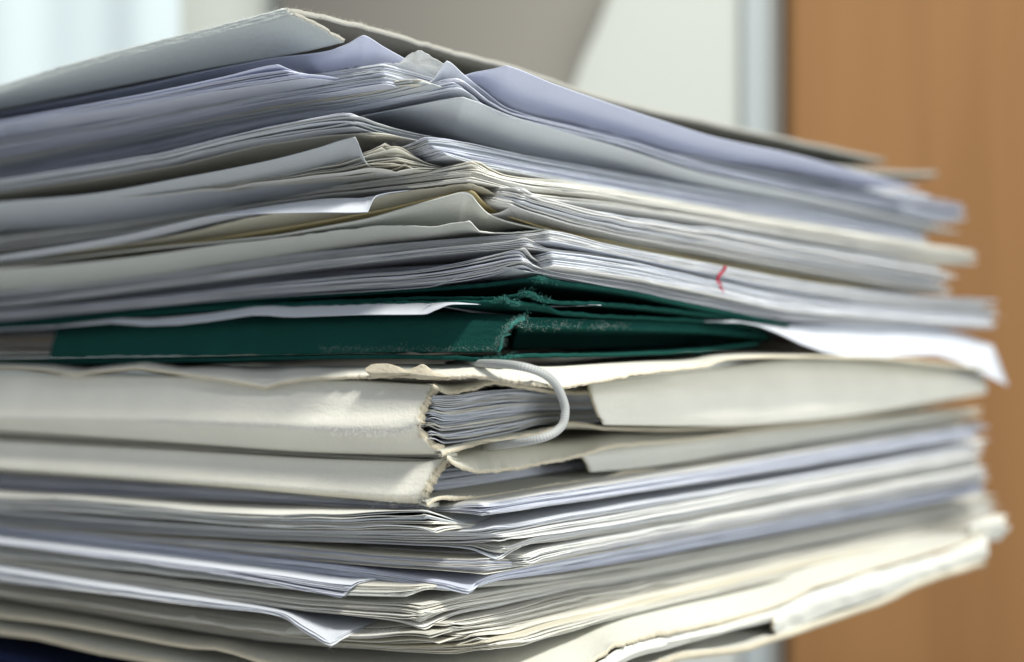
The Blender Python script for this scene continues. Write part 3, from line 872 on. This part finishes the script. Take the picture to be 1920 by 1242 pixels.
leaf('white_sheet', [(0, 617), (120, 612), (203, 605), (280, 610), (340, 608), (420, 598), (480, 590), (551, 594), (662, 590), (797, 589), (818, 581), (845, 571), (899, 567), (985, 563)],
     [(985, 563), (1140, 590), (1240, 595), (1350, 600), (1430, 612), (1483, 637), (1571, 665), (1635, 670), (1700, 667), (1753, 666), (1800, 680), (1890, 724)], COOL, None,
     base=[(0, 0), (120, -3), (203, -8), (340, -16), (420, -15), (551, -20), (662, -20), (797, -22), (845, -5), (899, 0), (1140, -2), (1350, -3), (1430, -6), (1483, -28), (1571, -56), (1635, -60), (1753, -50), (1890, -70)],
     Wd=5, th=0.14, power=1.0, dd=-0.007, jag=0.12, tuck=(-9, 62, 24),
     label='bright white sheet sticking out of the green folder on both sides', cat='sheet')

# ------------------------------------------------------------------ O: first pale folder, tied with elastic
tO = thing('cardboard_folder', 'torn pale grey cardboard folder held by an elastic cord under the green one', 'folder', corner_uv(820), -0.016)
oO1, eo1, so1 = leaf('cover', [(0, 688), (70, 691), (110, 693), (150, 702), (200, 694), (255, 689), (275, 686), (300, 690), (320, 695), (335, 706), (350, 704), (420, 710), (500, 725), (530, 716), (560, 710), (620, 706), (700, 704), (760, 702), (830, 706), (900, 704), (940, 711), (1000, 718)],
     [(1000, 718), (1041, 723), (1075, 720), (1140, 709), (1200, 699), (1270, 690), (1330, 684), (1345, 674), (1420, 668), (1600, 668), (1850, 690)], BOARD, tO,
     base=[(0, -8), (300, -13), (500, -36), (620, -20), (830, -22), (1000, -34), (1075, -34), (1200, -20), (1345, -6), (1850, 0)], Wd=9, th=0.65, jag=0.35, jz=0.12, edge=CORE, fine=0.4, power=1.1, ret=True, dd=-0.009)
for ky, ko in ((0, -1.5), (3, -1.1), (6, -0.7)):      # split plies of the torn corner
    wall_strip('torn_ply', 'L', [([(684 + ky, 691 + ky), (700, 683 + ky), (722, 682 + ky), (745, 687 + ky), (764, 694), (778, 689), (792, 683 + ky), (806, 691 + ky), (818, 700), (832 + ky, 705)], ko + 0.8),
                                 ([(686 + ky, 697 + ky), (710, 700 + ky * 0.5), (740, 700), (765, 700), (790, 704), (815, 706), (834 + ky, 708)], ko),
                                 ([(692 + ky, 702 + ky), (712, 705 + ky * 0.6), (740, 705), (765, 703), (785, 709 + ky * 0.5), (812, 710 + ky * 0.4), (832, 710)], ko + 0.5)],
               CORE, oO1, 1000, dd=-0.009, th=0.22, nc=90, jag=0.2, bumpy=0.03, extend=False)
oO2, eo2, so2 = leaf('inner_flap', [(0, 704), (300, 708), (600, 712), (780, 722), (812, 722)],
     [(812, 722), (825, 728), (843, 734), (880, 727), (925, 715), (960, 720), (1000, 726), (1041, 733), (1120, 734), (1500, 720), (1840, 705)], BOARD, tO,
     base=[(0, 0), (780, 0), (812, -4), (843, -8), (925, -4), (1120, 0)], Wd=6, th=0.65, jag=0.3, jz=0.15, edge=CORE, fold=True, jl=0.0, lin=6.0, dd=0.002, fine=0.4, ret=True)
oOs, spO = wall_strip('spine', 'L', [([(0, 702), (300, 706), (600, 712), (770, 720), (814, 722)], 3.4), ([(0, 741), (300, 743), (600, 744), (760, 742), (801, 742)], 1.9),
                                   ([(0, 764), (300, 766), (600, 772), (740, 768), (790, 764)], 0.9),
                                   ([(0, 782), (300, 788), (500, 796), (640, 802), (740, 802), (783, 794)], -1.0), ([(0, 797), (300, 812), (640, 830), (740, 832), (792, 820)], 1.8),
                                   ([(0, 808), (300, 828), (640, 850), (760, 852), (830, 852)], 4.5), ([(0, 806), (300, 826), (640, 848), (760, 850), (832, 850)], 14)], BOARD, tO, 815, dd=0.003, th=1.7, nc=200, nr=60, jag=0.25, edge=CORE, bumpy=0.03, ret=True)
oO3, eo3, so3 = leaf('back_cover', [(0, 812), (300, 832), (640, 853), (760, 856), (828, 850)],
     [(828, 850), (850, 842), (880, 832), (940, 822), (1000, 812), (1040, 800), (1065, 790), (1095, 792), (1130, 800), (1300, 802), (1500, 792), (1700, 764), (1845, 735)], BOARD, tO, th=0.7, jag=0.3, jz=0.12, edge=CORE, fold=True, jl=0.1, lin=9.0, dd=0.0005, fine=0.4, ret=True)
wall_strip('side_flap', 'R', [([(1103, 720), (1200, 706), (1340, 690), (1500, 674), (1842, 688)], 3.5), ([(1112, 745), (1200, 742), (1340, 738), (1500, 732), (1845, 706)], 0.3),
                              ([(1126, 782), (1200, 780), (1340, 778), (1500, 768), (1850, 722)], 0.0), ([(1132, 797), (1200, 798), (1340, 799), (1500, 790), (1850, 736)], 1.2)],
           BOARD, tO, 960, th=0.65, nc=90, jag=0.15, edge=CORE, bumpy=0.05)
bundle('paper_bundle', 'curled white papers inside the folder tied with the elastic cord', 'papers',
       [(0, 724), (600, 734), (790, 742), (815, 742)], [(815, 742), (850, 742), (900, 734), (960, 730), (1040, 736), (1115, 738), (1500, 735), (1820, 715)],
       [(0, 800), (600, 828), (790, 836), (815, 822)], [(815, 822), (840, 834), (880, 830), (960, 814), (1030, 796), (1100, 792), (1500, 780), (1820, 722)],
       36, [COOL, WHITE, COOL, CREAM], jit=0.9, gapv=0.4, lrec=6, vrec=1.0, dd=0.007, ddb=0.007, corner=0.12, wob=0.06, clus=7)
fuzz(oO1, near(eo1, so1, -60, 30) - np.array([0, 0, 0.0003]), 700, 0.5, FIBRE, rad=0.02, out=(0, -0.5, -0.4))
fuzz(oO2, near(eo2, so2, -3, 26) - np.array([0, 0, 0.0003]), 600, 0.6, FIBRE, rad=0.02, out=(0, -0.4, -0.7))
fuzz(oO3, near(eo3, so3, -4, 24) - np.array([0, 0, 0.0003]), 700, 0.6, FIBRE, rad=0.02, out=(0, -0.4, -0.7))
fuzz(oOs, spO[:, -1], 1000, 0.7, FIBRE, rad=0.028, out=(0.3, -0.6, 0))
rg = spO[30, 70:]
fuzz(oOs, rg, 2600, 0.55, FIBREW, rad=0.028, out=(0, -0.6, -0.5), depth=0.2)
fuzz(oOs, rg[90:] - np.array([0, 0, 0.0006]), 900, 0.8, FIBREW, rad=0.026, out=(0, -0.5, -0.9), depth=0.4)

uvO = corner_uv(1000, -0.009)
cp = [(840, 683, 40), (880, 682, 22), (920, 682, 10), (955, 684, 4), (985, 689, 0.6), (1015, 699, -1.2), (1038, 716, -1.8), (1052, 740, -2), (1060, 768, -2), (1057, 792, -1.8), (1042, 810, -1), (1015, 822, 0.5), (980, 829, 4), (945, 834, 12), (910, 838, 24)]
pp = []
for x, y, o_ in cp:
    r_, z_ = right_pt(x, y, uvO[1] + o_ * MM); pp.append(to_world(r_, uvO[1] + o_ * MM, z_))
pp = np.array(pp); tt = np.linspace(0, 1, len(pp)); tq = np.linspace(0, 1, 90)
pp = np.stack([pchip(tt, pp[:, c], tq) for c in range(3)], 1)
for _ in range(3):
    pp[1:-1] = (pp[:-2] + 2 * pp[1:-1] + pp[2:]) / 4
v, f, uvq = tube(pp, 0.00076, 16)
mesh_obj('elastic_cord', v, f, [cord_mat()], None, uvs=uvq, label='grey white braided elastic cord looped around the torn pale folder', cat='cord')

# ------------------------------------------------------------------ P: second pale folder
tP = thing('cardboard_folder', 'pale cardboard folder with ragged spine end just below the corded folder', 'folder', corner_uv(810), -0.026)
oP1, ep1, sp1 = leaf('cover', [(0, 820), (300, 840), (640, 860), (790, 868), (838, 857)],
     [(838, 857), (850, 866), (870, 874), (900, 881), (930, 880), (1000, 870), (1060, 858), (1100, 848), (1150, 834), (1250, 826), (1330, 818), (1400, 808), (1700, 778), (1840, 765)], BOARD, tP,
     base=[(0, 0), (790, 0), (838, -8), (870, -22), (930, -34), (1000, -32), (1100, -22), (1250, -14), (1400, -8), (1840, 0)], Wd=9, th=0.7, jag=0.3, jz=0.12, edge=CORE, fold=True, jl=0.1, lin=8.0, dd=0.001, fine=0.4, power=1.1, ret=True)
oPs, spP = wall_strip('spine', 'L', [([(0, 824), (300, 841), (640, 860), (790, 864), (840, 857)], 13), ([(0, 826), (300, 843), (640, 862), (790, 866), (838, 858)], 3.4), ([(0, 850), (300, 864), (640, 882), (780, 884), (818, 878)], 2.0),
                                   ([(0, 865), (300, 883), (640, 904), (770, 908), (803, 900)], 0.8), ([(0, 876), (300, 897), (500, 911), (640, 922), (760, 930), (797, 922)], -0.2),
                                   ([(0, 882), (300, 904), (500, 921), (640, 934), (760, 944), (798, 946)], 2.2)], BOARD, tP, 815, dd=0.0045, th=1.7, nc=200, nr=50, jag=0.25, edge=CORE, bumpy=0.03, ret=True)
oP3, ep3, sp3 = leaf('back_cover', [(0, 885), (300, 907), (640, 937), (760, 948), (800, 946)],
     [(800, 946), (815, 934), (833, 930), (867, 931), (900, 930), (940, 925), (1017, 911), (1080, 902), (1131, 896), (1170, 884), (1250, 878), (1330, 866), (1400, 853), (1480, 848), (1550, 836), (1700, 806), (1840, 775)],
     CREAMB, tP, th=0.7, jag=0.3, jz=0.15, edge=CORE, fold=True, jl=0.1, lin=8.0, fine=0.4, ret=True)
wall_strip('side_flap', 'R', [([(1082, 848), (1200, 832), (1400, 808), (1700, 780), (1825, 766)], 9.0), ([(1095, 860), (1200, 855), (1400, 830), (1700, 790), (1828, 770)], 7.8), ([(1108, 886), (1200, 878), (1400, 848), (1700, 800), (1830, 774)], 8.2)],
           CREAMB, tP, 900, th=0.65, nc=70, jag=0.15, edge=CORE, bumpy=0.04)
bundle('paper_bundle', 'shaded papers inside the second pale folder with the ragged spine', 'papers',
       [(0, 850), (600, 866), (835, 874)], [(835, 874), (900, 886), (1000, 876), (1080, 862), (1400, 822), (1800, 775)],
       [(0, 878), (600, 925), (835, 922)], [(835, 922), (900, 923), (1000, 907), (1080, 893), (1400, 850), (1800, 785)], 27, [LAVG, GREY, LAVG], jit=0.4, gapv=0.3, lrec=6, vrec=10, dd=0.009, ddb=0.009, wob=0.05)
fuzz(oP1, near(ep1, sp1, -5, 30) - np.array([0, 0, 0.0003]), 600, 0.55, FIBRE, rad=0.02, out=(0, -0.5, -0.5))
fuzz(oP3, near(ep3, sp3, -6, 36) - np.array([0, 0, 0.0003]), 700, 0.55, FIBRE, rad=0.02, out=(0, -0.5, -0.5))
fuzz(oPs, spP[:, -1], 1000, 0.7, FIBRE, rad=0.028, out=(0.3, -0.6, 0))
fuzz(oPs, spP[39, 60:], 1100, 0.45, FIBREW, rad=0.026, out=(0, -0.7, -0.5), depth=0.25)
fuzz(oPs, spP[42, 175:], 400, 0.9, FIBREW, rad=0.024, out=(0, -0.6, -0.9), depth=0.6)

# ------------------------------------------------------------------ Q..W: papers of the lower part
bundle('paper_bundle', 'white papers packed right under the ragged pale folder', 'papers',
       [(0, 890), (300, 910), (640, 940), (800, 951), (905, 943)], [(905, 943), (1000, 928), (1131, 908), (1300, 882), (1500, 848), (1700, 815), (1842, 792)],
       [(0, 928), (300, 936), (640, 952), (800, 960), (910, 964)], [(910, 964), (967, 958), (1131, 934), (1300, 908), (1500, 876), (1700, 842), (1842, 820)],
       20, [LAVG, COOL, LAVG, WHITE], jit=0.6, gapv=0.4, wob=0.07, corner=0.2, lrec=4)
bundle('paper_bundle', 'spread fan of separate white sheets below the ragged spine end', 'papers',
       [(0, 932), (200, 940), (350, 956), (500, 963), (640, 963), (790, 960)], [(790, 960), (815, 965), (850, 977), (890, 985), (967, 977), (1030, 961), (1131, 944), (1500, 884), (1840, 824)],
       [(0, 952), (200, 962), (350, 974), (500, 986), (640, 989), (818, 990)], [(818, 990), (850, 988), (890, 987), (967, 980), (1131, 950), (1500, 890), (1840, 830)],
       12, [CREAM, WARM, GREY], jit=0.7, gapv=0.9, wob=0.15, corner=0.3)
bundle('paper_bundle', 'bright white sheets with a torn corner right of the sheet fan', 'papers',
       [(0, 956), (300, 980), (500, 991), (750, 993), (905, 991), (920, 988)], [(920, 988), (967, 984), (1060, 966), (1131, 954), (1500, 894), (1840, 834)],
       [(0, 966), (300, 991), (500, 1004), (750, 1015), (870, 1017), (945, 1012)], [(945, 1012), (1000, 1003), (1131, 982), (1500, 912), (1840, 852)],
       16, [WHITE, COOL, WHITE], jit=0.9, gapv=0.5, corner=0.3, wob=0.1)
bundle('paper_bundle', 'grey white sheets drooping to a frayed point below the torn corner', 'papers',
       [(0, 972), (500, 1006), (767, 1018), (890, 1022), (935, 1034)], [(935, 1034), (960, 1022), (1000, 1008), (1131, 986), (1500, 916), (1840, 856)],
       [(0, 986), (500, 1013), (767, 1023), (883, 1030), (937, 1048)], [(937, 1048), (965, 1034), (1000, 1023), (1131, 1003), (1500, 935), (1840, 870)],
       12, [GREY, WARM, COOL], jit=0.9, gapv=0.6, corner=0.4)
bundle('paper_bundle', 'small sheaf with a ragged square corner right of the frayed point', 'papers',
       [(0, 988), (500, 1016), (880, 1036), (975, 1040)], [(975, 1040), (1012, 1028), (1131, 1006), (1500, 938), (1840, 874)],
       [(0, 992), (500, 1022), (880, 1050), (980, 1062)], [(980, 1062), (1014, 1046), (1131, 1020), (1500, 950), (1842, 886)],
       10, [WARM, WHITE], jit=0.5, gapv=0.5, corner=0.3, dd=0.004)
bundle('paper_bundle', 'thick lilac grey papers with a blunt corner above the lavender point', 'papers',
       [(0, 984), (300, 1010), (500, 1022), (700, 1040), (890, 1050), (915, 1048)], [(915, 1048), (960, 1050), (1010, 1046), (1131, 1020), (1500, 950), (1842, 886)],
       [(0, 990), (300, 1022), (500, 1042), (700, 1060), (850, 1071), (905, 1076)], [(905, 1076), (960, 1066), (1010, 1056), (1131, 1034), (1500, 966), (1845, 900)],
       18, [LAVG, LAVG, CREAM], jit=0.5, gapv=0.35, wob=0.06)
bundle('paper_bundle', 'lavender white sheets dipping to a sharp point low in the middle', 'papers',
       [(0, 990), (300, 1024), (500, 1048), (633, 1062), (767, 1083), (830, 1093), (878, 1104)], [(878, 1104), (895, 1090), (933, 1076), (1000, 1062), (1131, 1036), (1500, 968), (1850, 904)],
       [(0, 1013), (300, 1041), (500, 1063), (633, 1079), (767, 1096), (830, 1104), (877, 1114)], [(877, 1114), (894, 1100), (933, 1088), (1000, 1078), (1131, 1058), (1500, 990), (1850, 922)],
       12, [LAV, COOL, LAV], jit=0.15, gapv=0.3, wob=0.05, round_c=0.15)
bundle('paper_bundle', 'lilac sheets folded down to a cut off corner at lower left', 'papers',
       [(0, 1016), (300, 1052), (500, 1078), (600, 1092), (655, 1098)], [(655, 1098), (670, 1090), (700, 1085), (747, 1083), (880, 1086), (1131, 1062), (1500, 996), (1850, 924)],
       [(0, 1020), (300, 1060), (500, 1093), (600, 1113), (642, 1121)], [(642, 1121), (652, 1106), (680, 1094), (747, 1088), (880, 1090), (1131, 1066), (1500, 1000), (1850, 928)],
       10, [LAVG, COOL], dd=0.008, jit=0.3, gapv=0.4, wob=0.05)
bundle('paper_bundle', 'cream papers with a stubby corner behind the cut off lilac corner', 'papers',
       [(0, 1022), (400, 1073), (600, 1094), (760, 1100), (775, 1099)], [(775, 1099), (820, 1098), (900, 1094), (1000, 1086), (1131, 1066), (1500, 1000), (1852, 930)],
       [(0, 1044), (400, 1087), (600, 1112), (755, 1120), (768, 1120)], [(768, 1120), (800, 1107), (850, 1108), (900, 1103), (1000, 1093), (1131, 1074), (1500, 1006), (1852, 938)],
       14, [CREAM, WARM, BEIGE], jit=0.6, gapv=0.5, corner=0.3)
bundle('paper_bundle', 'thumbed cream papers sagging to a blunt point below the stubby corner', 'papers',
       [(0, 1046), (300, 1087), (500, 1114), (700, 1130), (785, 1134)], [(785, 1134), (810, 1130), (850, 1122), (930, 1108), (1060, 1088), (1131, 1078), (1500, 1008), (1860, 944)],
       [(0, 1068), (300, 1106), (500, 1136), (650, 1152), (740, 1162), (788, 1174)], [(788, 1174), (815, 1162), (850, 1150), (930, 1134), (1060, 1105), (1131, 1094), (1500, 1022), (1860, 956)],
       22, [WARM, CREAM, WARM, WHITE], jit=0.6, gapv=0.4, corner=0.3, wob=0.12)
bundle('paper_bundle', 'white sheets bent down to a sharp point at the lower left', 'papers',
       [(0, 1072), (200, 1102), (400, 1130), (500, 1143), (530, 1150), (570, 1175), (600, 1192), (620, 1203)], [(620, 1203), (640, 1190), (680, 1173), (720, 1163), (753, 1160), (900, 1142), (1131, 1104), (1500, 1030), (1860, 960)],
       [(0, 1090), (200, 1114), (400, 1140), (500, 1150), (530, 1157), (570, 1184), (600, 1201), (622, 1211)], [(622, 1211), (645, 1197), (690, 1179), (753, 1168), (900, 1150), (1131, 1110), (1500, 1036), (1860, 966)],
       8, [WHITE, COOL], jit=0.2, gapv=0.3, wob=0.04, dd=0.006, flatten=0.035, round_c=0.1)
bundle('paper_bundle', 'crumpled cream papers bunched right of the sharp white point', 'papers',
       [(0, 1094), (300, 1138), (500, 1164), (700, 1178), (850, 1172)], [(850, 1172), (900, 1160), (960, 1146), (1060, 1118), (1131, 1108), (1500, 1036), (1860, 966)],
       [(0, 1108), (300, 1154), (500, 1184), (690, 1203), (840, 1200)], [(840, 1200), (940, 1182), (1040, 1160), (1131, 1140), (1500, 1052), (1860, 985)],
       21, [CREAM, WARM, CREAM], jit=1.8, gapv=0.8, corner=0.5, wob=0.25)
bundle('paper_bundle', 'yellowish papers with layered blunt corner on the bottom folder', 'papers',
       [(0, 1111), (300, 1158), (500, 1188), (700, 1206), (880, 1202), (905, 1196)], [(905, 1196), (960, 1188), (1040, 1166), (1131, 1146), (1500, 1056), (1860, 992)],
       [(0, 1118), (300, 1170), (500, 1201), (700, 1216), (860, 1227), (925, 1222)], [(925, 1222), (1000, 1207), (1060, 1191), (1131, 1170), (1500, 1086), (1860, 1008)],
       18, [CREAM, OLD, WARM], jit=1.2, gapv=0.5, corner=0.5, wob=0.15)

# ------------------------------------------------------------------ X: folder at the bottom
tX = thing('cardboard_folder', 'battered cream cardboard folder at the bottom with a cracked right edge', 'folder', corner_uv(830), -0.064)
XD = -0.011
oX1, ex1, sx1 = leaf('cover', [(0, 1152), (100, 1164), (200, 1180), (330, 1206), (430, 1214), (450, 1224), (560, 1250), (700, 1280), (960, 1322)],
     [(960, 1322), (1040, 1272), (1090, 1248), (1120, 1230), (1149, 1208), (1199, 1194), (1289, 1177), (1400, 1150), (1440, 1137), (1480, 1123), (1500, 1108), (1547, 1090), (1663, 1057), (1797, 1017), (1850, 992)], CREAMB, tX,
     base=[(0, -26), (430, -22), (960, -70), (1040, -66), (1149, -50), (1289, -60), (1440, -52), (1663, -36), (1850, -14)], Wd=16, dd=XD, th=0.9, jag=0.35, jz=0.12, edge=CORE, fine=0.45, power=1.0, ret=True)
wall_strip('side_flap', 'R', [([(980, 1318), (1060, 1270), (1120, 1240), (1160, 1216), (1200, 1203), (1300, 1184), (1400, 1158), (1456, 1140)], 0.3),
                              ([(980, 1334), (1060, 1286), (1120, 1254), (1160, 1236), (1200, 1221), (1300, 1196), (1400, 1168), (1458, 1154)], -0.6),
                              ([(980, 1344), (1060, 1298), (1120, 1266), (1160, 1248), (1200, 1232), (1300, 1204), (1400, 1176), (1458, 1165)], 0.5)],
           CREAMB, tX, 960, dd=XD, th=0.8, nc=90, jag=0.2, edge=CORE, bumpy=0.03, crumple=0.4)
wall_strip('crumpled_edge', 'R', [([(1448, 1142), (1480, 1130), (1510, 1114), (1550, 1098), (1663, 1066), (1797, 1026), (1850, 1000)], 0.4),
                                  ([(1450, 1168), (1480, 1158), (1510, 1140), (1550, 1124), (1663, 1092), (1797, 1046), (1852, 1020)], -0.9),
                                  ([(1452, 1192), (1480, 1182), (1510, 1170), (1550, 1152), (1663, 1116), (1797, 1064), (1852, 1044)], 0.6)],
           CREAMB, tX, 960, dd=XD, th=0.8, nc=110, jag=0.3, edge=CORE, bumpy=0.03, crumple=0.45)
wall_strip('rolled_corner', 'R', [([(1822, 978), (1850, 968), (1886, 966)], 3.5), ([(1816, 988), (1850, 980), (1876, 984)], 0.5), ([(1822, 1000), (1850, 998), (1890, 990)], 1.5), ([(1826, 1012), (1850, 1014), (1872, 1012)], 4.5)],
           CREAMB, oX1, 960, dd=XD, th=0.6, nc=24, jag=0.8, edge=CORE, bumpy=0.03, crumple=0.6)
oX3, ex3, sx3 = leaf('back_cover', [(0, 1180), (60, 1186), (150, 1206), (250, 1226), (400, 1252), (600, 1290), (960, 1352)],
     [(960, 1352), (1040, 1312), (1150, 1262), (1200, 1252), (1280, 1226), (1397, 1210), (1480, 1182), (1530, 1166), (1647, 1128), (1747, 1080), (1850, 1050)], CREAMB, tX, th=1.5, dd=XD, jag=0.45, jz=0.2, edge=CORE, fine=0.45, ret=True)
fuzz(oX1, near(ex1, sx1, -140, -50), 500, 0.8, FIBRE, rad=0.025, out=(0, -0.5, 0.3))
fuzz(oX3, near(ex3, sx3, -170, -50), 900, 0.8, FIBRE, rad=0.025, out=(0, -0.5, 0.1), depth=0.5)
fuzz(oX1, near(ex1, sx1, 15, 90), 700, 0.6, FIBRE, rad=0.022, out=(0, -0.5, 0.3))
fuzz(oX3, near(ex3, sx3, 15, 60), 500, 0.6, FIBRE, rad=0.022, out=(0, -0.5, -0.3))
